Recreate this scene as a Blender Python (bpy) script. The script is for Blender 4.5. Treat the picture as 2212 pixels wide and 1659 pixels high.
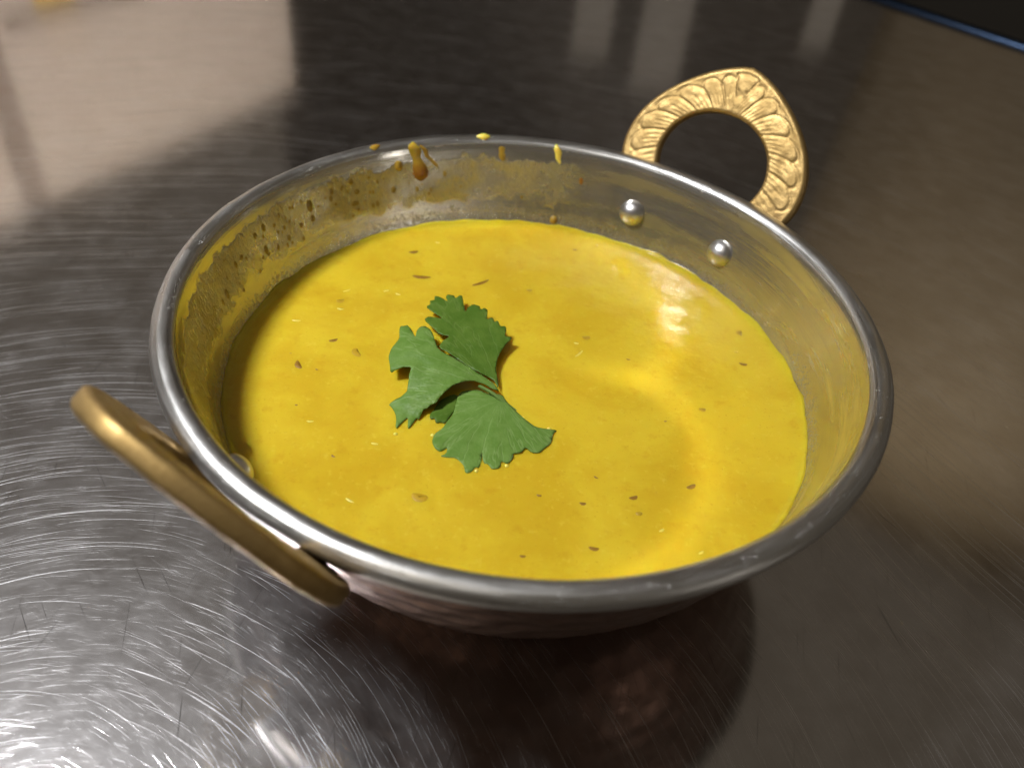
import bpy, bmesh, math, random
from mathutils import Vector, Matrix, noise

random.seed(7)
for o in list(bpy.data.objects): bpy.data.objects.remove(o)
scene = bpy.context.scene
COL = scene.collection
RIM_Z = 4.3                                   # rim height above the counter, cm

def V(x, y, z):
    """centimetres, z measured from the rim's plane -> metres, z = 0 on the counter"""
    return Vector((x * .01, y * .01, (z + RIM_Z) * .01))

# ------------------------------------------------------------------ camera
cam_d = bpy.data.cameras.new('camera'); cam = bpy.data.objects.new('camera', cam_d); COL.objects.link(cam)
scene.camera = cam
fw = Vector((-.00782702, .74569756, -.66623861)); rt = Vector((.99229753, .08816405, .08702135)); up = Vector((-.1236299, .66042581, .74064391))
cam.matrix_world = Matrix.Translation(V(0, -12.8257, 9.3050)) @ Matrix((rt, up, -fw)).transposed().to_4x4()
cam_d.sensor_width = 36; cam_d.lens = 1790 / 2212 * 36
cam_d.clip_start = .005; cam_d.clip_end = 50
cam_d.dof.use_dof = True; cam_d.dof.focus_distance = .160; cam_d.dof.aperture_fstop = 15

# ------------------------------------------------------------------ world, lamps, exposure
world = bpy.data.worlds.new('World'); scene.world = world; world.use_nodes = True
bg = world.node_tree.nodes['Background']; bg.inputs[0].default_value = (1, .85, .66, 1); bg.inputs[1].default_value = .105

def area_lamp(name, pos, target, size, watts, col):
    d = bpy.data.lights.new(name, 'AREA'); d.shape = 'DISK'; d.size = size; d.energy = watts; d.color = col
    o = bpy.data.objects.new(name, d); COL.objects.link(o)
    o.location = V(*pos); o.rotation_euler = (V(*target) - V(*pos)).to_track_quat('-Z', 'Y').to_euler()
    return o
area_lamp('work_lamp', (-22.6, -2.6, 30), (0, 0, -2), .065, 2.2, (.94, .96, 1))
area_lamp('ceiling_lamp', (-38, -48, 95), (0, 0, -1), .60, 1.45, (1, .91, .78))
area_lamp('side_lamp', (70, -46, 9), (0, 0, -.5), .12, .15, (1, .95, .88))
d = bpy.data.lights.new('partition_fill', 'SPOT'); d.energy = 32; d.color = (1, .90, .78); d.spot_size = math.radians(62); d.spot_blend = .6; d.shadow_soft_size = .03  # fill spot added to brighten the partition that the counter mirrors
o = bpy.data.objects.new('partition_fill', d); COL.objects.link(o); o.location = V(-2, 30, 62)
d2 = d.copy(); d2.energy = 2.2; d2.spot_size = math.radians(50); o2 = bpy.data.objects.new('pale_panel_fill', d2); COL.objects.link(o2); o2.location = V(15, 55, 70)  # second fill spot, added to lift the pale panels in the reflection
o2.rotation_euler = (V(18, 112, 18) - V(15, 55, 70)).to_track_quat('-Z', 'Y').to_euler()
d3 = d.copy(); d3.energy = 10; d3.color = (1, .91, .72); d3.spot_size = math.radians(85); d3.spot_blend = 1; o3 = bpy.data.objects.new('tan_panel_fill', d3); COL.objects.link(o3); o3.location = V(45, 55, 105)  # third fill spot, added to light the tan panel for its reflection
o3.rotation_euler = (V(76, 106, 70) - V(45, 55, 105)).to_track_quat('-Z', 'Y').to_euler()
o.rotation_euler = (V(-40, 56, 8) - V(-2, 30, 62)).to_track_quat('-Z', 'Y').to_euler()

scene.view_settings.view_transform = 'Standard'; scene.view_settings.look = 'None'
scene.view_settings.exposure = 0; scene.view_settings.gamma = 1
scene.render.engine = 'CYCLES'
cy = scene.cycles
cy.use_denoising = True; cy.max_bounces = 10; cy.glossy_bounces = 6; cy.blur_glossy = .1; cy.sample_clamp_indirect = 0
cy.caustics_reflective = True; cy.use_adaptive_sampling = False

LEAF_A = [(-0.384,-0.698,0.1),(-0.518,-0.447,0.137),(-0.921,-0.323,0.19),(-1.243,-0.119,0.227),(-1.511,0.06,0.245),(-1.714,0.142,0.25),(-1.666,0.367,0.25),(-1.532,0.571,0.25),(-1.753,0.571,0.249),(-1.922,0.768,0.244),(-2.163,1.038,0.228),(-2.086,1.169,0.229),(-1.753,1.124,0.244),(-2.047,1.369,0.227),(-2.2,1.513,0.221),(-2.118,1.627,0.221),(-2.156,1.742,0.221),(-2.056,1.787,0.221),(-2.079,1.931,0.221),(-1.962,1.931,0.221),(-1.748,1.766,0.23),(-1.831,1.934,0.221),(-1.802,2.04,0.221),(-1.652,2.015,0.226),(-1.609,1.918,0.231),(-1.541,2.06,0.228),(-1.474,2.046,0.231),(-1.415,1.772,0.24),(-1.331,1.465,0.248),(-1.297,1.644,0.245),(-1.213,1.785,0.244),(-1.048,1.742,0.247),(-1.02,1.624,0.249),(-0.943,1.704,0.248),(-0.862,1.632,0.249),(-0.85,1.395,0.25),(-0.854,1.301,0.249),(-0.749,1.378,0.25),(-0.706,1.331,0.249),(-0.675,1.223,0.248),(-0.611,1.295,0.248),(-0.534,1.094,0.244),(-0.439,1.135,0.245),(-0.395,1.055,0.243),(-0.408,0.814,0.234),(-0.296,0.813,0.235),(-0.251,0.779,0.234),(-0.347,0.616,0.224),(-0.454,0.315,0.205),(-0.496,0.075,0.185),(-0.494,-0.186,0.161),(-0.403,-0.527,0.121)]
LEAF_B = [(-0.336,-0.822,0.15),(-0.544,-0.634,0.227),(-0.768,-0.546,0.287),(-1.053,-0.391,0.349),(-1.34,-0.241,0.383),(-1.595,-0.132,0.39),(-1.725,0.018,0.384),(-1.819,0.271,0.372),(-1.916,0.538,0.354),(-2.083,0.72,0.326),(-2.185,0.671,0.313),(-2.23,0.529,0.312),(-2.212,0.275,0.324),(-2.326,0.53,0.296),(-2.46,0.734,0.274),(-2.494,0.696,0.274),(-2.599,0.661,0.274),(-2.591,0.505,0.274),(-2.535,0.252,0.274),(-2.612,0.021,0.274),(-2.644,-0.154,0.274),(-2.643,-0.362,0.274),(-2.58,-0.543,0.229),(-2.53,-0.734,0.177),(-2.425,-0.665,0.238),(-2.277,-0.618,0.301),(-2.13,-0.634,0.339),(-2.144,-0.774,0.293),(-2.132,-0.976,0.231),(-2.122,-1.17,0.165),(-2.256,-1.275,0.083),(-2.435,-1.41,0.02),(-2.321,-1.537,0.02),(-2.218,-1.738,0.02),(-2.164,-2.083,0.02),(-2.088,-1.893,0.02),(-1.999,-1.698,0.02),(-1.954,-2.011,0.02),(-1.901,-1.966,0.02),(-1.833,-1.714,0.03),(-1.786,-1.768,0.02),(-1.758,-1.641,0.077),(-1.726,-1.537,0.122),(-1.676,-1.537,0.13),(-1.614,-1.454,0.167),(-1.509,-1.406,0.192),(-1.467,-1.276,0.234),(-1.365,-1.12,0.281),(-1.237,-0.951,0.324),(-1.072,-0.839,0.337),(-0.899,-0.768,0.303),(-0.69,-0.75,0.253),(-0.495,-0.825,0.196)]
LEAF_C = [(-0.304,-0.872,0.13),(-0.534,-0.893,0.11),(-0.755,-0.778,0.092),(-1.061,-0.826,0.067),(-1.148,-0.95,0.058),(-1.15,-1.211,0.054),(-1.173,-1.501,0.043),(-1.247,-1.683,0.031),(-1.315,-1.895,0.017),(-1.439,-2.055,0.015),(-1.455,-2.264,0.015),(-1.381,-2.42,0.015),(-1.259,-2.499,0.015),(-1.149,-2.346,0.015),(-1.148,-2.514,0.015),(-1.256,-2.598,0.015),(-1.111,-2.606,0.015),(-0.97,-2.582,0.015),(-0.807,-2.717,0.015),(-0.743,-2.931,0.015),(-0.643,-2.882,0.015),(-0.588,-2.745,0.015),(-0.514,-2.765,0.015),(-0.497,-2.507,0.021),(-0.519,-2.322,0.033),(-0.459,-2.626,0.015),(-0.361,-2.642,0.015),(-0.288,-2.759,0.015),(-0.139,-2.701,0.015),(-0.144,-2.528,0.021),(-0.006,-2.582,0.015),(0.074,-2.412,0.024),(0.054,-2.322,0.031),(0.209,-2.276,0.028),(0.269,-2.12,0.035),(0.402,-2.236,0.021),(0.547,-2.205,0.015),(0.614,-2.094,0.016),(0.73,-1.952,0.015),(0.759,-1.812,0.019),(0.764,-1.675,0.023),(0.846,-1.552,0.021),(0.606,-1.577,0.039),(0.428,-1.585,0.052),(0.24,-1.457,0.07),(0.019,-1.264,0.093),(-0.152,-1.09,0.111)]
LEAF_D = [(-1.146,-0.951,0.025),(-1.253,-0.932,0.025),(-1.481,-1.146,0.025),(-1.543,-1.401,0.025),(-1.613,-1.598,0.025),(-1.572,-1.699,0.025),(-1.504,-1.651,0.025),(-1.457,-1.786,0.025),(-1.365,-1.734,0.025),(-1.286,-1.756,0.025),(-1.214,-1.562,0.025),(-1.111,-1.211,0.025)]
DARK = [(-2.54,2.91,0.49,0.06),(-1.16,2.94,0.585,0.7),(-0.02,2.89,0.195,0.21),(-2.89,3.88,0.274,0.47),(-3.91,0.28,0.326,0.53),(-4.11,1.63,0.262,0.44),(-4.41,-0.61,0.295,-0.95),(-4.66,-0.29,0.073,0.19),(-3.13,-2.9,0.15,-0.48),(-4.13,-1.74,0.068,0.18),(4.73,1.16,0.254,-0.08),(1.6,-2.63,0.137,-0.54),(0.6,-3.21,0.114,-0.07),(1.38,-3.27,0.212,0.05),(2.27,-3.0,0.272,0.47),(3.34,-2.55,0.236,0.56),(1.61,-4.21,0.246,-0.02),(0.41,-4.55,0.167,0.07),(2.95,-0.91,0.075,0.18),(2.25,0.85,0.137,-0.08),(0.98,4.86,0.165,0.22),(-4.02,-0.68,0.08,-0.31),(4.79,2.25,0.334,-1.58),(-3.38,0.0,0.373,-1.12),(-1.45,-3.6,0.321,-0.06),(1.32,1.4,0.247,0.2),(3.74,-0.44,0.212,0.18),(2.36,-3.35,0.132,0.16)]
LIGHT = [(-4.84,0.76,0.233,0.06),(-4.04,1.34,0.205,-0.08),(-4.06,2.03,0.236,0.65),(-3.21,2.21,0.17,0.5),(-2.48,-2.48,0.171,-0.07),(1.19,0.81,0.377,1.0),(1.13,1.16,0.139,-0.08),(-2.61,-3.85,0.227,-0.46),(-3.76,-2.12,0.171,0.05),(2.75,-3.65,0.152,0.71),(3.4,-4.02,0.131,0.68),(-2.93,2.14,0.158,-0.35),(4.63,1.56,0.127,0.19),(-2.39,4.41,0.161,-0.09)]

# ------------------------------------------------------------------ material helpers
class NT:
    def __init__(s, name):
        s.m = bpy.data.materials.new(name); s.m.use_nodes = True; s.t = s.m.node_tree; s.n = s.t.nodes; s.l = s.t.links
        s.b = s.n['Principled BSDF']; s.out = s.n['Material Output']
        s._obj = None
    def put(s, sock, v):
        if isinstance(v, bpy.types.NodeSocket): s.l.new(v, sock)
        elif v is not None:
            if isinstance(v, tuple) and len(v) == 3 and sock.type == 'RGBA': v = v + (1,)
            sock.default_value = v
    def set(s, **k):
        for a, v in k.items(): s.put(s.b.inputs[a.replace('_', ' ')], v)
        return s
    def obj(s):
        if not s._obj:
            tc = s.n.new('ShaderNodeTexCoord'); s._obj = s.vmath('SCALE', tc.outputs['Object'], scale=100)
        return s._obj
    def uv(s): return s.n.new('ShaderNodeTexCoord').outputs['UV']
    def math(s, op, a, b=None, c=None, clamp=False):
        n = s.n.new('ShaderNodeMath'); n.operation = op; n.use_clamp = clamp
        for i, v in enumerate((a, b, c)): s.put(n.inputs[i], v)
        return n.outputs[0]
    def vmath(s, op, a, b=None, scale=None):
        n = s.n.new('ShaderNodeVectorMath'); n.operation = op; s.put(n.inputs[0], a)
        if b is not None: s.put(n.inputs[1], b)
        if scale is not None: s.put(n.inputs['Scale'], scale)
        return n.outputs['Value' if op in ('LENGTH', 'DISTANCE', 'DOT_PRODUCT') else 'Vector']
    def sep(s, v):
        n = s.n.new('ShaderNodeSeparateXYZ'); s.put(n.inputs[0], v); return n.outputs
    def comb(s, x, y, z=0.0):
        n = s.n.new('ShaderNodeCombineXYZ')
        for i, v in enumerate((x, y, z)): s.put(n.inputs[i], v)
        return n.outputs[0]
    def noise(s, vec, scale, detail=3, rough=.55, dist=0):
        n = s.n.new('ShaderNodeTexNoise'); s.put(n.inputs['Vector'], vec); n.inputs['Scale'].default_value = scale
        n.inputs['Detail'].default_value = detail; n.inputs['Roughness'].default_value = rough; n.inputs['Distortion'].default_value = dist
        return n.outputs['Fac']
    def vor(s, vec, scale, rnd=1):
        n = s.n.new('ShaderNodeTexVoronoi'); s.put(n.inputs['Vector'], vec); n.inputs['Scale'].default_value = scale
        n.inputs['Randomness'].default_value = rnd
        return n.outputs['Distance']
    def step(s, v, lo, hi, a=0.0, b=1.0):
        n = s.n.new('ShaderNodeMapRange'); n.interpolation_type = 'SMOOTHSTEP'; s.put(n.inputs['Value'], v)
        for k, x in (('From Min', lo), ('From Max', hi), ('To Min', a), ('To Max', b)): n.inputs[k].default_value = x
        return n.outputs[0]
    def mix(s, f, a, b):
        n = s.n.new('ShaderNodeMix'); n.data_type = 'RGBA'; s.put(n.inputs[0], f); s.put(n.inputs[6], a); s.put(n.inputs[7], b)
        return n.outputs[2]
    def fmix(s, f, a, b):
        n = s.n.new('ShaderNodeMix'); n.data_type = 'FLOAT'; s.put(n.inputs[0], f); s.put(n.inputs[2], a); s.put(n.inputs[3], b)
        return n.outputs[0]
    def bump(s, h, strength=.3, dist=.0005, normal=None):
        n = s.n.new('ShaderNodeBump'); s.put(n.inputs['Height'], h); n.inputs['Strength'].default_value = strength
        n.inputs['Distance'].default_value = dist
        if normal is not None: s.put(n.inputs['Normal'], normal)
        return n.outputs[0]
    def rot(s, v, deg, sc=(1, 1, 1)):
        n = s.n.new('ShaderNodeMapping'); n.vector_type = 'POINT'; s.put(n.inputs['Vector'], v)
        n.inputs['Rotation'].default_value = (0, 0, math.radians(deg)); 
        m = s.n.new('ShaderNodeMapping'); m.vector_type = 'POINT'; s.l.new(n.outputs[0], m.inputs['Vector']); m.inputs['Scale'].default_value = sc
        return m.outputs[0]

# ------------------------------------------------------------------ materials
def mat_counter():
    t = NT('scratched_steel'); p = t.obj(); x, y, z = t.sep(p)
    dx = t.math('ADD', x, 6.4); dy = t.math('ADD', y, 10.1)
    # scratches bent into arcs round the lamp's mirror point, to shape its glint
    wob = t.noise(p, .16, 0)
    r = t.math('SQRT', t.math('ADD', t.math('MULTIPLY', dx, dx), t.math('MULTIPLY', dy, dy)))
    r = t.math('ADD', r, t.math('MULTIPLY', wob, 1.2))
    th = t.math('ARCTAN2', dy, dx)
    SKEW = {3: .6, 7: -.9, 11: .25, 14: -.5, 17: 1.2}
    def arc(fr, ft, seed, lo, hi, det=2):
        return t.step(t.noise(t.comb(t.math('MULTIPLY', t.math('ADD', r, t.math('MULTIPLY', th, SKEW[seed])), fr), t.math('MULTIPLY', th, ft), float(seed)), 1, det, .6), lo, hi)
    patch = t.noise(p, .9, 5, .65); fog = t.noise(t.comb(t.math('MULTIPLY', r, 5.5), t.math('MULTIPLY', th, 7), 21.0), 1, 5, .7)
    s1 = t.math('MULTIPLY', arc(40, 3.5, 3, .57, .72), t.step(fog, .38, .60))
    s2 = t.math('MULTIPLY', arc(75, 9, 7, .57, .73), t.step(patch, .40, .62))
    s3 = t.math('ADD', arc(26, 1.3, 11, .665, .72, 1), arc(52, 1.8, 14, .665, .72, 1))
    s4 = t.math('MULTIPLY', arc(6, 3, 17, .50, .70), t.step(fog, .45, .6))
    scratch_glint = t.math('ADD', t.math('ADD', t.math('MULTIPLY', s1, .75), t.math('MULTIPLY', s2, .6)), t.math('ADD', s3, t.math('MULTIPLY', s4, .14)))
    # straight brushing and cross scratches
    lin = []
    for deg, fa, fb, lo in ((27, 30, .7, .66), (-32, 34, .8, .67), (74, 26, .45, .69), (-80, 30, .5, .69), (50, 28, .4, .70)):
        lin.append(t.step(t.noise(t.rot(p, deg, (fb, fa, 1)), 1, 2, .5), lo, lo + .05))
    fine = t.math('ADD', lin[0], lin[1])
    dark = t.math('MULTIPLY', t.math('ADD', t.math('ADD', lin[2], lin[3]), lin[4]), t.step(t.noise(p, .5, 2), .36, .52))
    grain = t.noise(p, 22, 3, .7)
    h = t.math('ADD', t.math('MULTIPLY', scratch_glint, .8), t.math('ADD', t.math('MULTIPLY', fine, .25), t.math('MULTIPLY', grain, .35)))
    col = t.mix(t.step(patch, .30, .72), (.46, .435, .42), (.53, .51, .50))
    col = t.mix(t.math('MULTIPLY', dark, .75, clamp=True), col, (.13, .12, .115))
    col = t.mix(t.math('MULTIPLY', scratch_glint, .5, clamp=True), col, (.66, .65, .65))  # arcs lightened as well, putting glint into the base colour
    t.set(Base_Color=col, Metallic=1.0, Roughness=t.math('ADD', t.step(patch, .3, .75, .08, .105), t.math('MULTIPLY', t.step(fog, .3, .8), .02)), Normal=t.bump(h, .2, .000014))
    g = t.n.new('ShaderNodeBsdfAnisotropic'); t.put(g.inputs['Color'], col)
    t.put(g.inputs['Roughness'], t.step(patch, .3, .7, .40, .52)); t.put(g.inputs['Normal'], t.bump(h, .5, .000028))
    mx = t.n.new('ShaderNodeMixShader')
    amt = t.math('ADD', t.math('MULTIPLY', t.math('MINIMUM', t.math('ADD', scratch_glint, t.math('MULTIPLY', fine, .25)), 1.0), .34), t.step(fog, .3, .75, .10, .16))
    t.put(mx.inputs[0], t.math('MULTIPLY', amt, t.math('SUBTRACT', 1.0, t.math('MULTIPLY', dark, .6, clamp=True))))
    t.l.new(t.b.outputs[0], mx.inputs[1]); t.l.new(g.outputs[0], mx.inputs[2]); t.l.new(mx.outputs[0], t.out.inputs[0])
    return t.m

def mat_steel(name, base=(.62, .60, .57), rough=.2, bumpy=.15, film=False):
    t = NT(name); p = t.obj(); x, y, z = t.sep(p)
    th = t.math('ARCTAN2', y, x)
    brush = t.noise(t.comb(t.math('MULTIPLY', th, 3), t.math('MULTIPLY', z, 22), 0.0), 1, 4, .6)
    pit = t.math('MULTIPLY', t.step(t.noise(p, 24, 3, .7), .60, .72), t.step(t.noise(p, 1.5, 3), .40, .62))
    rr = t.math('ADD', t.step(brush, .3, .7, rough * .75, rough * 1.25), t.math('MULTIPLY', pit, .15))
    h = t.math('ADD', t.math('MULTIPLY', brush, .5), t.math('MULTIPLY', pit, -.8))
    if not film:
        t.set(Base_Color=t.mix(t.math('MULTIPLY', pit, .7), base, (.25, .23, .2)), Metallic=1.0, Roughness=rr, Normal=t.bump(h, bumpy, .0004))
        return t.m
    # dried soup film: angle bands, upper part of the wall on the far left, thin elsewhere
    deg = t.math('MULTIPLY', th, 57.2958)
    adeg = t.math('MODULO', t.math('ADD', deg, 360.0), 360.0)                     # 0..360
    az = t.math('MULTIPLY', t.step(adeg, 70, 112), t.step(adeg, 205, 250, 1, 0))
    zz = t.math('SUBTRACT', z, RIM_Z)                                             # 0 at the rim
    n1 = t.noise(p, 2.2, 5, .65); n2 = t.noise(t.comb(t.math('MULTIPLY', x, 1.0), t.math('MULTIPLY', y, 1.0), t.math('MULTIPLY', z, .45)), 12, 4, .7); n3 = t.noise(p, 26, 2, .6)
    zl = t.math('ADD', zz, t.math('MULTIPLY', t.math('SUBTRACT', n1, .5), .9))
    upper = t.math('MULTIPLY', t.step(zl, -1.35, -1.0), t.step(zl, -.30, -.18, 1, 0))
    film = t.math('MULTIPLY', t.math('MULTIPLY', az, upper), t.step(t.math('ADD', t.math('MULTIPLY', n2, .6), t.math('MULTIPLY', n1, .4)), .34, .56))
    film = t.math('MULTIPLY', film, t.step(t.noise(p, .8, 3), .34, .60, .25, 1))
    # speckled dried tide line just above the soup, everywhere
    tide = t.math('MULTIPLY', t.step(zl, -1.62, -1.2, 1, 0), t.step(t.math('ADD', t.math('MULTIPLY', n2, .4), t.math('MULTIPLY', n3, .6)), .44, .62))
    tide = t.math('MULTIPLY', tide, .30)
    smear = t.math('MULTIPLY', t.step(t.noise(t.comb(t.math('MULTIPLY', th, 1.2), t.math('MULTIPLY', z, 1.6), 4.0), 1.6, 4), .44, .68), t.math('ADD', .22, t.math('MULTIPLY', .26, t.math('ADD', t.step(adeg, 0, 62, 1, 0), t.step(adeg, 290, 330)))))
    f1 = t.math('MAXIMUM', t.math('MULTIPLY', film, .72), t.math('MAXIMUM', tide, smear))
    hf = t.math('ADD', t.math('MULTIPLY', t.math('MAXIMUM', film, t.math('MULTIPLY', tide, .5)), t.math('MULTIPLY', n2, 1.6)), t.math('MULTIPLY', brush, .12))
    nrm = t.bump(hf, .5, .0005)
    fc = t.mix(t.math('DIVIDE', tide, .30), t.mix(n1, (.42, .31, .05), (.30, .22, .055)), (.22, .20, .10))
    t.set(Base_Color=base, Metallic=1.0, Roughness=rr, Normal=nrm)
    d = t.n.new('ShaderNodeBsdfPrincipled'); t.put(d.inputs['Base Color'], fc); t.put(d.inputs['Roughness'], .38); t.put(d.inputs['Normal'], nrm)
    sat = t.n.new('ShaderNodeBsdfAnisotropic'); t.put(sat.inputs['Color'], (.48, .465, .44)); t.put(sat.inputs['Roughness'], .5); t.put(sat.inputs['Normal'], nrm)
    mw = t.n.new('ShaderNodeMixShader'); mw.inputs[0].default_value = .22; t.l.new(t.b.outputs[0], mw.inputs[1]); t.l.new(sat.outputs[0], mw.inputs[2])
    mx = t.n.new('ShaderNodeMixShader'); t.put(mx.inputs[0], f1); t.l.new(mw.outputs[0], mx.inputs[1]); t.l.new(d.outputs[0], mx.inputs[2])
    t.l.new(mx.outputs[0], t.out.inputs[0])
    return t.m

def mat_brass():
    t = NT('cast_brass'); p = t.obj()
    n = t.noise(p, 3, 4); g = t.noise(p, 22, 3, .6)
    t.set(Base_Color=t.mix(t.math('MULTIPLY', t.step(t.noise(p, 1.1, 5, .65), .52, .72), .55), t.mix(t.step(n, .35, .7), (.44, .30, .12), (.35, .235, .088)), (.20, .125, .05)), Metallic=1.0, Roughness=t.step(n, .3, .7, .46, .60),
          Normal=t.bump(t.math('ADD', g, n), .18, .0004))
    return t.m

def mat_copper():
    t = NT('hammered_copper'); p = t.obj(); n = t.noise(p, 4, 4)
    t.set(Base_Color=t.mix(n, (.20, .115, .085), (.12, .075, .058)), Metallic=1.0, Roughness=t.step(n, .3, .7, .3, .45), Normal=t.bump(t.noise(p, 16, 3), .12, .0004))
    return t.m

def mat_soup():
    t = NT('lentil_soup'); p = t.obj()
    n = t.noise(p, .55, 4, .6, .4); f = t.noise(p, 7, 4, .65); big = t.noise(p, 1.6, 3)
    c = t.mix(t.step(n, .35, .68), (.56, .405, .022), (.49, .325, .013))
    c = t.mix(t.math('MULTIPLY', t.step(f, .55, .72), .30), c, (.64, .49, .06))
    c = t.mix(t.math('MULTIPLY', t.step(t.noise(p, 2.4, 4, .65), .54, .72), .36), c, (.41, .23, .006))
    c = t.mix(t.math('MULTIPLY', t.step(t.noise(p, 18, 2), .64, .74), .4), c, (.35, .20, .008))
    t.set(Base_Color=c, Roughness=.19, Specular_IOR_Level=.42, Subsurface_Weight=.6, Subsurface_Scale=.006,
          Normal=t.bump(t.math('ADD', t.math('MULTIPLY', big, .8), t.math('MULTIPLY', f, .12)), .16, .0012))
    t.b.inputs['Subsurface Radius'].default_value = (1.0, .6, .12)
    return t.m

def mat_plain(name, col, rough=.5, spec=.5, sss=0, var=.25, scale=6):
    t = NT(name); p = t.obj(); n = t.noise(p, scale, 4)
    dk = tuple(c * (1 - var) for c in col)
    t.set(Base_Color=t.mix(n, dk, col), Roughness=rough, Specular_IOR_Level=spec, Normal=t.bump(n, .15, .0005))
    if sss: t.set(Subsurface_Weight=sss, Subsurface_Scale=.003)
    return t.m

def mat_drip():
    t = NT('running_soup'); p = t.obj(); z = t.sep(p)[2]; n = t.noise(p, 6, 3)
    f = t.step(t.math('ADD', z, t.math('MULTIPLY', n, .3)), RIM_Z - .40, RIM_Z + .12)
    t.set(Base_Color=t.mix(f, (.22, .085, .010), (.42, .28, .03)), Roughness=.12, Subsurface_Weight=.4, Subsurface_Scale=.002); return t.m

def mat_leaf(name, c1, c2, vein):
    t = NT(name); u = t.uv(); ux, uy, _ = t.sep(u); p = t.obj()
    n = t.noise(p, 3.5, 4)
    fan = t.noise(t.comb(t.math('MULTIPLY', ux, 26), t.math('MULTIPLY', uy, 1.3), 0.0), 1, 3, .6)
    v = t.step(t.math('ABSOLUTE', t.math('SUBTRACT', fan, .5)), .0, .035, 1, 0)
    cells = t.vor(p, 16)
    c = t.mix(t.step(n, .3, .7), c1, c2); c = t.mix(t.math('MULTIPLY', v, .55), c, vein)
    h = t.math('ADD', t.math('MULTIPLY', v, -.7), t.math('ADD', t.math('MULTIPLY', cells, .45), t.math('MULTIPLY', n, .6)))
    nb = t.bump(h, .22, .0004)
    t.set(Base_Color=c, Roughness=.48, Specular_IOR_Level=.22, Normal=nb)
    tr = t.n.new('ShaderNodeBsdfTranslucent'); t.put(tr.inputs[0], (.16, .26, .02)); t.put(tr.inputs['Normal'], nb)
    mx = t.n.new('ShaderNodeMixShader'); mx.inputs[0].default_value = .18
    t.l.new(t.b.outputs[0], mx.inputs[1]); t.l.new(tr.outputs[0], mx.inputs[2]); t.l.new(mx.outputs[0], t.out.inputs[0])
    return t.m

def mat_bubble():
    t = NT('bubble_film'); t.set(Base_Color=(1, .97, .85), Roughness=.03, IOR=1.2, Transmission_Weight=1.0); return t.m

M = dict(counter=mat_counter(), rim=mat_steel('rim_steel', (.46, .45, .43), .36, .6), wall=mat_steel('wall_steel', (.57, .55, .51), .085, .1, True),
         rivet=mat_steel('rivet_steel', (.60, .59, .58), .36, .2), brass=mat_brass(), copper=mat_copper(), soup=mat_soup(),
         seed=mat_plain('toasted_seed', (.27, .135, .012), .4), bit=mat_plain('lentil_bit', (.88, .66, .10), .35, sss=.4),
         haze_seed=mat_plain('sunken_seed', (.44, .27, .011), .4),
         skin=mat_plain('lentil_skin', (.42, .25, .01), .3), drip=mat_plain('drip_soup', (.36, .22, .025), .2, sss=.3), dripred=mat_plain('drip_oil', (.26, .10, .012), .1, sss=.4), run=mat_drip(), splash=mat_plain('drop_soup', (.24, .155, .022), .2),
         leafA=mat_leaf('leaf_back', (.066, .132, .013), (.092, .162, .020), (.12, .19, .035)),
         leafB=mat_leaf('leaf_top', (.105, .200, .030), (.140, .240, .048), (.19, .29, .08)),
         stem=mat_plain('leaf_stem', (.12, .21, .04), .4), bubble=mat_bubble(),
         partition=mat_plain('painted_partition', (.56, .50, .45), .6, scale=.3, var=.2), darkwall=mat_plain('dark_panel', (.16, .14, .12), .5, scale=.2),
         brown=mat_plain('brown_trim', (.27, .22, .19), .6), tan=mat_plain('tan_paint', (.46, .37, .25), .6, scale=.06, var=.4), pale=mat_plain('pale_strip', (.8, .76, .70), .5, scale=.5), floor=mat_plain('floor_tile', (.02, .02, .022), .6, scale=.05),
         blue=mat_plain('dark_blue', (.007, .020, .058), .25, scale=.3), yellow=mat_plain('yellow_card', (.7, .48, .08), .6), steeltrim=mat_steel('lip_steel', (.014, .022, .038), .3))

# ------------------------------------------------------------------ mesh helpers
def link(name, verts, faces, mat, parent=None, smooth=True, uvs=None):
    """verts are in metres already"""
    me = bpy.data.meshes.new(name); me.from_pydata([tuple(v) for v in verts], [], faces)
    if uvs:
        lay = me.uv_layers.new(name='UVMap')
        for l in me.loops: lay.data[l.index].uv = uvs[l.vertex_index]
    bm = bmesh.new(); bm.from_mesh(me); bmesh.ops.recalc_face_normals(bm, faces=bm.faces); bm.to_mesh(me); bm.free()
    if smooth: me.polygons.foreach_set('use_smooth', [True] * len(me.polygons))
    me.materials.append(mat)
    o = bpy.data.objects.new(name, me); COL.objects.link(o); o.parent = parent
    return o
def tag(o, label=None, cat=None, group=None, kind=None):
    for k, v in (('label', label), ('category', cat), ('group', group), ('kind', kind)):
        if v: o[k] = v
    return o
def empty(name):
    o = bpy.data.objects.new(name, None); COL.objects.link(o); return o
def revolve(prof, n, closed=False, fn=None):
    """prof [(r, z)] in cm -> verts, faces; fn(az, k, r, z) may push r, z"""
    vs, fs = [], []; m = len(prof)
    for i in range(n):
        a = 2 * math.pi * i / n
        for k, (r, z) in enumerate(prof):
            if fn: r, z = fn(a, k, r, z)
            vs.append(V(r * math.cos(a), r * math.sin(a), z))
    for i in range(n):
        j = (i + 1) % n
        for k in range(m if closed else m - 1):
            l = (k + 1) % m
            fs.append((i * m + k, j * m + k, j * m + l, i * m + l))
    return vs, fs
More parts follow.
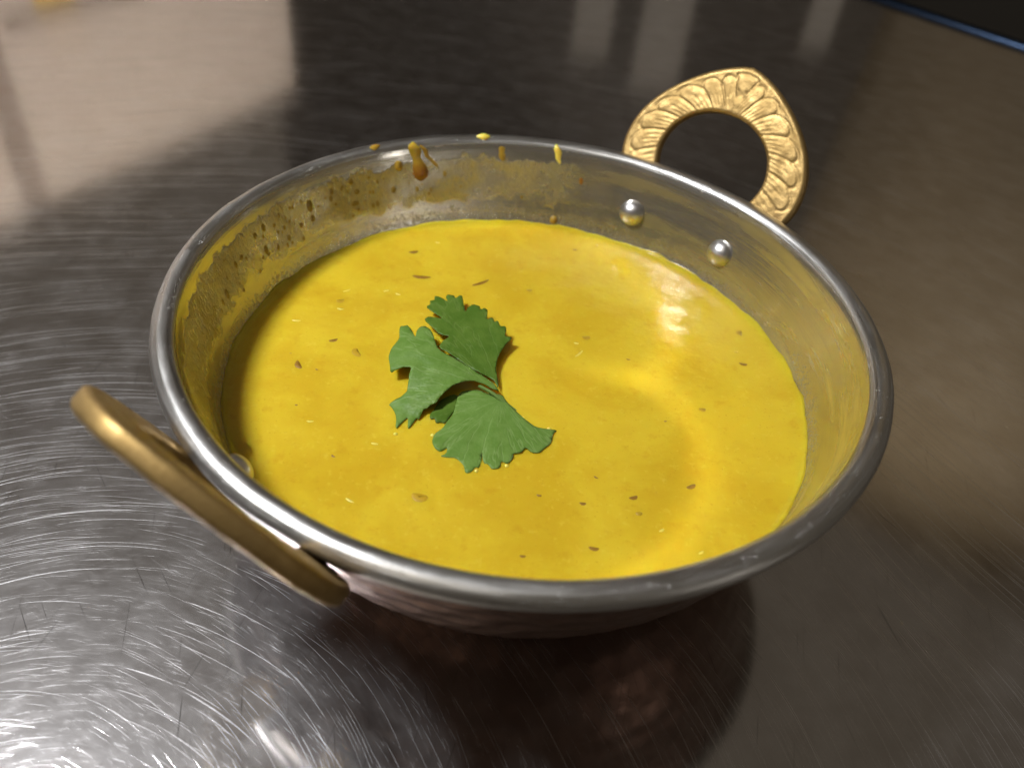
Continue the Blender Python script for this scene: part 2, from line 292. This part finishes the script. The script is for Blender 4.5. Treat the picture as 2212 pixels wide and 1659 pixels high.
def spline(pts, n):
    """Catmull-Rom through pts"""
    out = []; P = [pts[0]] + list(pts) + [pts[-1]]
    seg = len(pts) - 1
    for i in range(n):
        t = i / (n - 1) * seg; k = min(int(t), seg - 1); f = t - k
        a, b, c, d = P[k], P[k + 1], P[k + 2], P[k + 3]
        out.append(tuple(.5 * (2 * b[q] + (c[q] - a[q]) * f + (2 * a[q] - 5 * b[q] + 4 * c[q] - d[q]) * f * f + (3 * b[q] - a[q] - 3 * c[q] + d[q]) * f ** 3) for q in range(len(a))))
    return out
def box(x0, x1, y0, y1, z0, z1):
    vs = [V(x, y, z) for x in (x0, x1) for y in (y0, y1) for z in (z0, z1)]
    return vs, [(0, 1, 3, 2), (4, 6, 7, 5), (0, 4, 5, 1), (2, 3, 7, 6), (0, 2, 6, 4), (1, 5, 7, 3)]

# ------------------------------------------------------------------ counter and what it mirrors
E = Vector((.746, -.666)); N = Vector((.666, .746)); D0 = 40.9
def en(e, n, z): return V(E.x * e + N.x * n, E.y * e + N.y * n, z)
ZT = -RIM_Z
vs = [en(-110, -60, ZT), en(90, -60, ZT), en(90, D0, ZT), en(-110, D0, ZT)]
vs += [v - Vector((0, 0, .035)) for v in vs]
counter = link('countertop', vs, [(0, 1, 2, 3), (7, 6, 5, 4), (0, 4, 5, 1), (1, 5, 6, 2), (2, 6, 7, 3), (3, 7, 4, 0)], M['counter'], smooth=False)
tag(counter, kind='structure')
def strip(prof, mat, name):
    vs = []; m = len(prof)
    for e in (-110, 90):
        for n_, z in prof: vs.append(en(e, n_, z))
    fs = [(k, (k + 1) % m, m + (k + 1) % m, m + k) for k in range(m)] + [tuple(range(m)), tuple(range(2 * m - 1, m - 1, -1))]
    return link(name, vs, fs, mat, counter)
strip([(D0 + .02 + .35 - .35 * math.cos(a), ZT - .1 + .42 * math.sin(a)) for a in [math.pi * i / 10 for i in range(11)]] + [(D0 + .72, ZT - 3.4), (D0 + .02, ZT - 3.4)], M['steeltrim'], 'rolled_lip')
strip([(D0 + .74 + .8 - .8 * math.cos(a), ZT - .75 + .5 * math.sin(a)) for a in [math.pi * i / 10 for i in range(11)]] + [(D0 + 2.3, ZT - 3), (D0 + .74, ZT - 3)], M['blue'], 'blue_edge_strip')  # dark blue strip along the counter's far edge
fl = link('floor', [V(-500, -500, -90), V(500, -500, -90), V(500, 500, -90), V(-500, 500, -90)], [(0, 1, 2, 3)], M['floor'], smooth=False); tag(fl, kind='structure')
# low partition at the back left: only its mirror image is in the picture
a, b = Vector((-30.0, 79.5)), Vector((-62.0, 10.0)); d = (b - a).normalized(); w = Vector((d.y, -d.x))
if w.x > 0: w = -w
def wall_box(s0, s1, o0, o1, z0, z1):
    vs = []
    for s in (s0, s1):
        for o_ in (o0, o1):
            for z in (z0, z1): q = a + d * s + w * o_; vs.append(V(q.x, q.y, z))
    return vs, [(0, 1, 3, 2), (4, 6, 7, 5), (0, 4, 5, 1), (2, 3, 7, 6), (0, 2, 6, 4), (1, 5, 7, 3)]
part = link('partition_wall', *wall_box(0, 90, 0, 2, ZT + .02, 23), M['partition'], smooth=False); tag(part, kind='structure')
for s0, s1, z0, z1, m in ((33, 35, 1, 22.8, 'brown'), (45, 47, ZT + .03, 22.8, 'brown'), (0.2, 32, 7.6, 8.5, 'brown'), (3, 5, 1, 7, 'blue'), (12, 14, 1, 7, 'brown')):
    link('trim_strip', *wall_box(s0, s1, -.4 - .05 * s0 * .01, -.003, z0, z1), M[m], part, smooth=False)
link('card', *wall_box(25.5, 29, -.2, -.003, 0, 7.2), M['yellow'], part, smooth=False)

bw = link('back_wall', *box(-43, 44, 112, 114, -88, 60), M['darkwall'], smooth=False); tag(bw, kind='structure')  # wall added beyond the counter to give it a dark reflection
for x0, x1, z0, z1 in ((1.5, 7, 8, 27), (11, 18, 8, 31), (27, 29, 6, 14), (34, 38, 4, 22)):  # pale panels added for the light smears they mirror in the steel
    link('pale_panel', *box(x0, x1, 111.5, 111.99, z0, z1), M['pale'], bw, smooth=False)

cw = [V(x, y, z) for x, y in ((45, 128), (112, 82), (113, 83.5), (46, 129.5)) for z in (6, 115)]
corner = link('tan_panel', cw, [(0, 2, 3, 1), (2, 4, 5, 3), (4, 6, 7, 5), (6, 0, 1, 7), (0, 6, 4, 2), (1, 3, 5, 7)], M['tan'], smooth=False); tag(corner, kind='structure')  # out-of-view panel added so the counter's right side mirrors warm tan

# ------------------------------------------------------------------ the bowl
bowl = tag(empty('karahi_bowl'), 'round steel lined copper serving bowl with two brass ring handles, holding yellow soup', 'bowl')
R0, RHO = 6.51, .205
INNER = [(6.315, .07), (6.285, -.02), (6.25, -.16), (6.205, -.34), (6.135, -.62), (6.03, -1.0), (5.92, -1.4), (5.79, -1.8), (5.4, -2.6), (4.7, -3.4), (3.8, -3.85), (2.4, -4.0), (0.02, -4.05)]
def wall_r(z):
    for (r0, z0), (r1, z1) in zip(INNER, INNER[1:]):
        if z <= z0 and z >= z1: return r0 + (r1 - r0) * (z - z0) / (z1 - z0)
    return INNER[0][0]
link('inner_wall', *revolve(spline(INNER, 48), 160), M['wall'], bowl)
def rim_fn(a, k, r, z):
    q = Vector((math.cos(a) * 3, math.sin(a) * 3, k * .15)); e = noise.noise(q) * .014 + noise.noise(q * 4) * .008
    return r + e, z + e
# rolled rim: round on top, folding outwards and down over the copper
rim_prof = [(R0 + RHO * math.cos(t) * (1.12 if math.cos(t) > 0 else 1), RHO * math.sin(t)) for t in [2 * math.pi * i / 28 for i in range(28)]]
link('rim', *revolve(rim_prof, 220, True, rim_fn), M['rim'], bowl)
OUT = [(6.52, -.16), (6.50, -.28), (6.40, -.55), (6.22, -1.05), (5.98, -1.8), (5.6, -2.6), (4.95, -3.42), (4.1, -4.0), (3.5, -4.27), (3.2, -4.295), (0.02, -4.295)]
osp = spline(OUT, 90)
def hammer(a, k, r, z):
    if z < -4.05: return r, z
    row = k / 5.0; ri = int(row); u = a / (2 * math.pi) * 44 + (.5 if ri % 2 else 0) + noise.noise(Vector((ri * 3.1, int(a * 7), 0))) * .12
    fu, fr = u - math.floor(u) - .5, row - ri - .5
    dd = min(1, (fu * fu + fr * fr) * 2.4)
    return r - .045 * (1 - dd), z
link('copper_shell', *revolve(osp, 308, False, hammer), M['copper'], bowl)

# handles
LEAN, RB, AZ = math.radians(27), 6.80, math.radians(56)
OUTER2 = [(1.25, -1.40), (1.72, -1.10), (2.02, -.60), (2.24, -.15), (2.34, .35), (2.24, .95), (1.93, 1.50), (1.47, 1.98), (.95, 2.37), (.52, 2.60), (0.20, 2.72)]
INNER2 = [(.72, -1.30), (.78, -.95), (.98, -.55), (1.22, -.12), (1.37, .35), (1.33, .75), (1.16, 1.10), (.88, 1.37), (.55, 1.54), (.25, 1.61), (0.02, 1.63)]
NS, NW = 330, 34
def mirrored(P, tip):
    h = spline(P, NS // 2 + 1); h[-1] = (0.0, tip)
    return h + [(-x, y) for x, y in reversed(h[:-1])]
oc, ic = mirrored(OUTER2, 2.755), mirrored(INNER2, 1.63)
NSP = len(oc); TH = .27; RELIEF = .52
def relief(i, w):
    """height of the engraved face (cm) at step i along the ring and w across it (0 hole, 1 outer edge)"""
    s = i / (NSP - 1); half = abs(s - .5) * 2                    # 0 at the tip
    h = 0.0
    edge = min(w, 1 - w)
    h -= .10 * max(0, 1 - edge / .10) ** 2                       # rounded edges
    NP = 9.5
    ph = half * NP - .95 * (w - .5) - .10                        # petals lean towards the tip
    k = math.floor(ph); f = ph - k
    top = .80 - .13 * (2 * f - 1) ** 2 - .10 * max(0, abs(2 * f - 1) - .6)
    if half < .045: top = .83
    if w < top:
        g = min(f, 1 - f); h += .014 * (1 - (2 * f - 1) ** 2) * min(1, w / .3)
        h -= .038 * math.exp(-(g / .05) ** 2) * min(1, w / .18)
        if w < .58:                                              # short flutes inside each petal
            for c, l in ((.30, .50), (.52, .58), (.74, .45)):
                if w < l: h -= .016 * math.exp(-((f - c) / .06) ** 2) * min(1, w / .15) * min(1, (l - w) / .12)
    h -= .036 * math.exp(-((w - top) / .03) ** 2)               # groove round the petal ends
    if w > top + .05: h += .012 * math.exp(-((w - .90) / .05) ** 2)
    return h * RELIEF + .008 * noise.noise(Vector((s * 60, w * 6, 1)))
def make_handle(az):
    ra = Vector((math.cos(az), math.sin(az), 0)); ta = Vector((-math.sin(az), math.cos(az), 0)); zz = Vector((0, 0, 1))
    n = -(math.cos(LEAN) * ra - math.sin(LEAN) * zz); uu = math.cos(LEAN) * zz + math.sin(LEAN) * ra
    vs, fs = [], []
    def P(x, y, h): q = ra * RB - ta * x + uu * y + n * h; return V(q.x, q.y, q.z)
    for i in range(NSP):
        for k in range(NW):
            w = k / (NW - 1); x = ic[i][0] + (oc[i][0] - ic[i][0]) * w; y = ic[i][1] + (oc[i][1] - ic[i][1]) * w
            vs.append(P(x, y, TH / 2 + relief(i, w)))
    o = len(vs)
    bk = [(0, .03), (0, -.10), (.03, -.15), (.09, -.175), (.5, -.18), (.91, -.175), (.97, -.15), (1, -.10), (1, .03)]
    m = len(bk)
    for i in range(NSP):
        for w, h in bk:
            h += .022 * noise.noise(Vector((i * .035, w * 2.5, 3))) + .008 * noise.noise(Vector((i * .16, w * 5, 7)))
            x = ic[i][0] + (oc[i][0] - ic[i][0]) * w; y = ic[i][1] + (oc[i][1] - ic[i][1]) * w; vs.append(P(x, y, h))
    for i in range(NSP - 1):
        for k in range(NW - 1): fs.append((i * NW + k, (i + 1) * NW + k, (i + 1) * NW + k + 1, i * NW + k + 1))
        for k in range(m - 1): fs.append((o + i * m + k, o + i * m + k + 1, o + (i + 1) * m + k + 1, o + (i + 1) * m + k))
        fs.append((i * NW, o + i * m, o + (i + 1) * m, (i + 1) * NW)); fs.append((i * NW + NW - 1, (i + 1) * NW + NW - 1, o + (i + 1) * m + m - 1, o + i * m + m - 1))
    for i in (0, NSP - 1): fs.append([i * NW + k for k in range(NW)] + [o + i * m + k for k in range(m - 1, -1, -1)])
    h = link('handle', vs, fs, M['brass'], bowl)
    return h
hf = make_handle(AZ); hf['label'] = 'engraved brass handle standing up behind the far rim'
hn = make_handle(AZ + math.pi); hn['label'] = 'brass handle seen edge on beside the near rim'
def dome(center, normal, rad, height, n=20, m=7, sq=1.0, tang=None):
    n_ = normal.normalized(); t = (tang or n_.orthogonal()); t = (t - n_ * t.dot(n_)).normalized(); b_ = n_.cross(t)
    vs, fs = [], []
    for j in range(m):
        a_ = j / (m - 1) * math.pi / 2
        for i in range(n):
            p_ = 2 * math.pi * i / n
            q = t * math.cos(p_) * rad * math.cos(a_) * sq + b_ * math.sin(p_) * rad * math.cos(a_) + n_ * (height * math.sin(a_) - .02)
            vs.append(center + q)
    for j in range(m - 1):
        for i in range(n): k = (i + 1) % n; fs.append((j * n + i, j * n + k, (j + 1) * n + k, (j + 1) * n + i))
    fs.append(list(range(n - 1, -1, -1)))
    return [V(*v) for v in vs], fs
def wall_at(azd, z):
    a_ = math.radians(azd); r = wall_r(z); s = (wall_r(z + .1) - wall_r(z - .1)) / .2 if z < -.3 else .2
    n_ = Vector((-math.cos(a_), -math.sin(a_), s)).normalized()
    return Vector((r * math.cos(a_), r * math.sin(a_), z)), n_
for azd in (67.9, 44.2, 67.9 + 180, 44.2 + 180):
    c, n_ = wall_at(azd, -1.0)
    link('rivet', *dome(c, n_, .315, .26, 32, 12), M['rivet'], bowl)

# ------------------------------------------------------------------ the soup
ZS = -1.805
def soup_z(x, y): return ZS + .018 * noise.noise(Vector((x * .5, y * .5, 0))) + .006 * noise.noise(Vector((x * 2.2, y * 2.2, 4)))
NR, NA = 60, 144
vs, fs, rs = [], [], wall_r(ZS)
for j in range(NR):
    f = j / (NR - 1); r = rs * (1 - (1 - f) ** 1.5) if j else .001
    if j == NR - 1: r = rs + .07
    for i in range(NA):
        a_ = 2 * math.pi * i / NA; x, y = r * math.cos(a_), r * math.sin(a_)
        z = soup_z(x, y)
        z += .075 * (1 + 1.1 * noise.noise(Vector((x * 1.3, y * 1.3, 8))) + .6 * noise.noise(Vector((x * 5, y * 5, 2)))) * math.exp(-max(0, rs - r) / .08)                      # meniscus
        vs.append(V(x, y, z))
for j in range(NR - 1):
    for i in range(NA): k = (i + 1) % NA; fs.append((j * NA + i, j * NA + k, (j + 1) * NA + k, (j + 1) * NA + i))
fs.append(list(range(NA)))
o_ = len(vs)
for z in (-2.4, -3.2):
    for i in range(NA): a_ = 2 * math.pi * i / NA; r = wall_r(z) - .03; vs.append(V(r * math.cos(a_), r * math.sin(a_), z))
for lo, hi in (((NR - 1) * NA, o_), (o_, o_ + NA)):
    for i in range(NA): k = (i + 1) % NA; fs.append((lo + i, lo + k, hi + k, hi + i))
fs.append([o_ + NA + i for i in range(NA - 1, -1, -1)])
root_soup = link('soup', vs, fs, M['soup']); tag(root_soup, 'thick yellow lentil soup filling the steel lined bowl, flecked with seeds', 'soup')

def fleck(name, x, y, l, ang, wid, h, mat, lift=0.0):
    n, m = 10, 4; vs, fs = [], []
    t = Vector((math.cos(ang), math.sin(ang), 0)); b_ = Vector((-t.y, t.x, 0)); c = Vector((x, y, soup_z(x, y) + lift))
    for j in range(m):
        a_ = j / (m - 1) * math.pi / 2
        for i in range(n):
            p_ = 2 * math.pi * i / n; rr = 1 + .22 * noise.noise(Vector((x * 9 + math.cos(p_), y * 9 + math.sin(p_), 0)))
            bend = .12 * wid * math.cos(2 * p_)
            q = c + t * (math.cos(p_) * l / 2 * math.cos(a_) * rr) + b_ * (math.sin(p_) * wid / 2 * math.cos(a_) * rr + bend) + Vector((0, 0, h * math.sin(a_) - .012))
            vs.append(V(*q))
    for j in range(m - 1):
        for i in range(n): k = (i + 1) % n; fs.append((j * n + i, j * n + k, (j + 1) * n + k, (j + 1) * n + i))
    fs.append([(m - 1) * n + i for i in range(n)])
    return link(name, vs, fs, M[mat], root_soup)
for i, (x, y, l, g) in enumerate(DARK):
    faint = i >= 22 or i in (2, 5)
    fleck('seed', x, y, l * .95, g, min(.12, l * .42) * (1.6 if faint else 1), .012, 'haze_seed' if faint else 'seed', .004 if i % 3 else .010)
sr = random.Random(11)
for _ in range(46):                                            # lentil skins and grains lying just under the surface
    rr, aa = 5.3 * math.sqrt(sr.random()), sr.uniform(0, 6.28); x, y = rr * math.cos(aa), rr * math.sin(aa)
    if -2.7 < x < 1 and -3 < y < 1.8: continue
    l = sr.choice((.06, .08, .1, .14, .2, .3)); fleck('sunken_lentil', x, y, l, sr.uniform(0, 3.1), l * sr.uniform(.4, .8), .005, sr.choice(('haze_seed', 'haze_seed', 'skin', 'bit')), .004)
for x, y, l, g in LIGHT: fleck('lentil_bit', x, y, l * .9, g, .05, .016, 'bit', .006)
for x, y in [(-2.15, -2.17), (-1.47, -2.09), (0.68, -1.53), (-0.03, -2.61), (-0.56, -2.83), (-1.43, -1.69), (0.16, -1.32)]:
    link('glint_bead', *dome(Vector((x, y, soup_z(x, y))), Vector((0, 0, 1)), .045, .045, 10, 5), M['bit'], root_soup)  # bright beads added to give the small glints round the leaf edge
c, n_ = wall_at(-147.5, -1.6)
bub = link('bubble', *dome(Vector((-4.72, -3.05, ZS)), Vector((0, 0, 1)), .17, .17, 24, 10), M['bubble'], root_soup)

# ------------------------------------------------------------------ coriander sprig
sprig = tag(empty('coriander_sprig'), 'green coriander sprig of three frilly leaflets floating on the yellow soup', 'herb')
from mathutils.geometry import delaunay_2d_cdt
def leaflet(out, mat, bow, ripple, base, seed):
    ring = [Vector(p) for p in out]; n0 = len(ring); fine = []
    for i in range(n0):                                   # rounded teeth: one corner-cutting pass
        p, q = ring[i], ring[(i + 1) % n0]
        fine += [p.lerp(q, .2), p.lerp(q, .8)]
    def inside(x, y):
        c = False
        for i in range(len(fine)):
            a_, b_ = fine[i], fine[i - 1]
            if (a_.y > y) != (b_.y > y) and x < (b_.x - a_.x) * (y - a_.y) / (b_.y - a_.y) + a_.x: c = not c
        return c
    def edge_dist(x, y): return min(math.hypot(p.x - x, p.y - y) for p in fine)
    def height(x, y):
        sw = sz = 0
        for p in ring:
            w = 1 / ((p.x - x) ** 2 + (p.y - y) ** 2 + .004) ** 1.4; sw += w; sz += w * p.z
        return sz / sw
    pts = [Vector((p.x, p.y)) for p in fine]; m = len(pts)
    x0, x1 = min(p.x for p in pts), max(p.x for p in pts); y0, y1 = min(p.y for p in pts), max(p.y for p in pts)
    g = .052; r_ = random.Random(seed); y = y0
    while y < y1:
        x = x0
        while x < x1:
            px, py = x + r_.uniform(-.012, .012), y + r_.uniform(-.012, .012)
            if inside(px, py) and edge_dist(px, py) > .03: pts.append(Vector((px, py)))
            x += g
        y += g
    v2, _, f2, *_r = delaunay_2d_cdt(pts, [(i, (i + 1) % m) for i in range(m)], [], 1, 1e-5)
    bx, by = base; cx, cy_ = sum(p.x for p in fine) / m - bx, sum(p.y for p in fine) / m - by; ca = math.atan2(cy_, cx)
    vs, uv = [], []
    for p in v2:
        ang = math.atan2(p.y - by, p.x - bx) - ca; ang = (ang + math.pi) % (2 * math.pi) - math.pi; d_ = math.hypot(p.x - bx, p.y - by)
        hz = height(p.x, p.y) + bow * min(1, edge_dist(p.x, p.y) / .5) + ripple * min(1, d_) * (noise.noise(Vector((ang * 2.6, d_ * .7, seed))) + .4 * noise.noise(Vector((ang * 8, d_ * .9, seed + 5))))
        vs.append(V(p.x, p.y, ZS + max(.014, hz))); uv.append((ang / 6 + .5, d_ * .5))
    o = link('leaflet', vs, [tuple(f) for f in f2], M[mat], sprig, uvs=uv)
    md = o.modifiers.new('thickness', 'SOLIDIFY'); md.thickness = .00015; md.offset = -1
    return o
leaflet(LEAF_A, 'leafA', .02, .03, (-.38, -.83), 1); leaflet(LEAF_B, 'leafB', .09, .03, (-.33, -.99), 2)
leaflet(LEAF_C, 'leafB', .04, .025, (-.30, -1.01), 3); leaflet(LEAF_D, 'leafA', .02, .02, (-.9, -1.1), 4)
path = spline([(-.75, -.84, .24), (-.50, -.93, .19), (-.32, -1.02, .13), (-.18, -1.08, .07), (-.06, -1.12, .01), (.04, -1.15, -.05)], 16)
vs, fs = [], []
for i, (x, y, h) in enumerate(path):
    for k in range(8): a_ = k / 8 * 2 * math.pi; vs.append(V(x + .035 * math.cos(a_), y + .02 * math.cos(a_), ZS + h + .035 * math.sin(a_)))
for i in range(len(path) - 1):
    for k in range(8): l = (k + 1) % 8; fs.append((i * 8 + k, i * 8 + l, (i + 1) * 8 + l, (i + 1) * 8 + k))
link('stem', vs, fs, M['stem'], sprig)

# ------------------------------------------------------------------ splashes on rim and wall
def blob_on_wall(name, pts, mat, label, seed=0):
    """a raised run of soup: pts [(az, z, half width, height)] down the wall"""
    P = spline(pts, max(10, len(pts) * 5)); n = 9; vs, fs = [], []
    for i, (azd, z, wd, h) in enumerate(P):
        if z > -.12:      # on top of the rolled rim
            t = math.radians(azd); th_ = math.pi * (1 - min(1, (z + .12) / .35) * .5); c = Vector(((R0 + RHO * math.cos(th_)) * math.cos(t), (R0 + RHO * math.cos(th_)) * math.sin(t), RHO * math.sin(th_)))
            n_ = Vector((math.cos(th_) * math.cos(t), math.cos(th_) * math.sin(t), math.sin(th_))); c = c + n_ * .03
        else: c, n_ = wall_at(azd, z)
        t_ = Vector((-math.sin(math.radians(azd)), math.cos(math.radians(azd)), 0)); wv = wd * (1 + .25 * noise.noise(Vector((i * .7, seed, 0))))
        for k in range(n):
            f = k / (n - 1) * 2 - 1; vs.append(V(*(c + t_ * f * wv + n_ * (h * (1 - f * f) - .012))))
    m = len(P)
    for i in range(m - 1):
        for k in range(n - 1): fs.append((i * n + k, i * n + k + 1, (i + 1) * n + k + 1, (i + 1) * n + k))
    o = link(name, vs, fs, M[mat]); return tag(o, label, 'soup drip', 'soup drips on the bowl')
blob_on_wall('soup_drip', [(120.2, .12, .02, .0), (120.4, .02, .12, .03), (120.0, -.10, .15, .03), (119.6, -.22, .14, .04), (119.2, -.38, .21, .07), (119.0, -.58, .20, .09), (119.0, -.72, .05, .0)], 'run',
             'thick orange brown drip running down the far wall from the rim', 1)
blob_on_wall('soup_drip', [(118.8, .02, .03, .0), (117.8, -.10, .06, .03), (116.6, -.22, .07, .03), (115.4, -.36, .06, .03), (114.9, -.46, .02, 0)], 'drip', 'thin branch of soup slanting away right of the orange drip', 2)
blob_on_wall('soup_drip', [(124.3, -.14, .02, 0), (124.2, -.2, .10, .05), (124.1, -.32, .11, .06), (124.0, -.42, .03, 0)], 'drip', 'round brown drop left of the orange drip', 3)
blob_on_wall('soup_drip', [(104.3, .06, .02, 0), (104.4, .12, .14, .05), (104.4, .19, .16, .06), (104.4, .24, .04, 0)], 'bit', 'pale yellow soup blob sitting on the far rim', 4)
blob_on_wall('soup_drip', [(100.4, -.08, .02, 0), (100.2, -.15, .11, .03), (100.0, -.26, .08, .03), (99.8, -.34, .02, 0)], 'drip', 'yellow smear under the far rim, right of the pale blob', 5)
blob_on_wall('soup_drip', [(88.2, .08, .02, 0), (88.0, .0, .07, .04), (87.6, -.10, .09, .04), (87.0, -.22, .05, .03), (86.8, -.28, .01, 0)], 'bit', 'small yellow smear on the rim nearest the raised handle', 6)
blob_on_wall('soup_drip', [(86.4, -1.50, .02, 0), (86.4, -1.58, .09, .06), (86.4, -1.66, .09, .06), (86.4, -1.73, .03, 0)], 'drip', 'yellow soup bead just above the soup line on the far wall', 7)
blob_on_wall('soup_drip', [(81.6, -.46, .02, 0), (81.4, -.54, .06, .03), (81.3, -.62, .05, .03), (81.2, -.68, .02, 0)], 'dripred', 'tiny reddish spot on the wall left of the rivets', 8)
blob_on_wall('soup_drip', [(129.0, .06, .02, 0), (128.8, .13, .12, .03), (128.6, .19, .12, .03), (128.4, .23, .03, 0)], 'drip', 'flat yellow smear on the rim left of the orange drip', 9)
# countless small dried droplets
vs, fs = [], []
rnd = random.Random(3)
spots = [(134.9, -.64, .085), (147.1, -.56, .10), (136.1, -.88, .09), (161.6, -.9, .08), (113.4, -.59, .07), (110.7, -.71, .05), (141, -.45, .07), (152, -.75, .05), (128, -.5, .05), (122, -.72, .05), (107, -.45, .05)]
for _ in range(26): spots.append((rnd.uniform(116, 182), -rnd.uniform(.35, 1.05), rnd.uniform(.05, .085)))
for _ in range(230):
    azd = rnd.gauss(148, 26); 
    if not 80 < azd < 208: continue
    spots.append((azd, -rnd.uniform(.32, 1.25), rnd.choice((.016, .02, .025, .03, .045, .06))))
for _ in range(50): spots.append((rnd.uniform(78, 106), -rnd.uniform(.3, .9), rnd.choice((.015, .02, .03))))
for azd, z, r in spots:
    c, n_ = wall_at(azd, z); dv, df = dome(c, n_, r, r * .45, 8, 4, rnd.uniform(.9, 1.7), Vector((0, 0, 1)))
    b0 = len(vs); vs += dv; fs += [[b0 + k for k in f] for f in df]
res = link('dried_droplets', vs, fs, M['splash']); tag(res, 'small dried brown soup droplets spattered over the far left wall', 'droplets', kind='stuff')
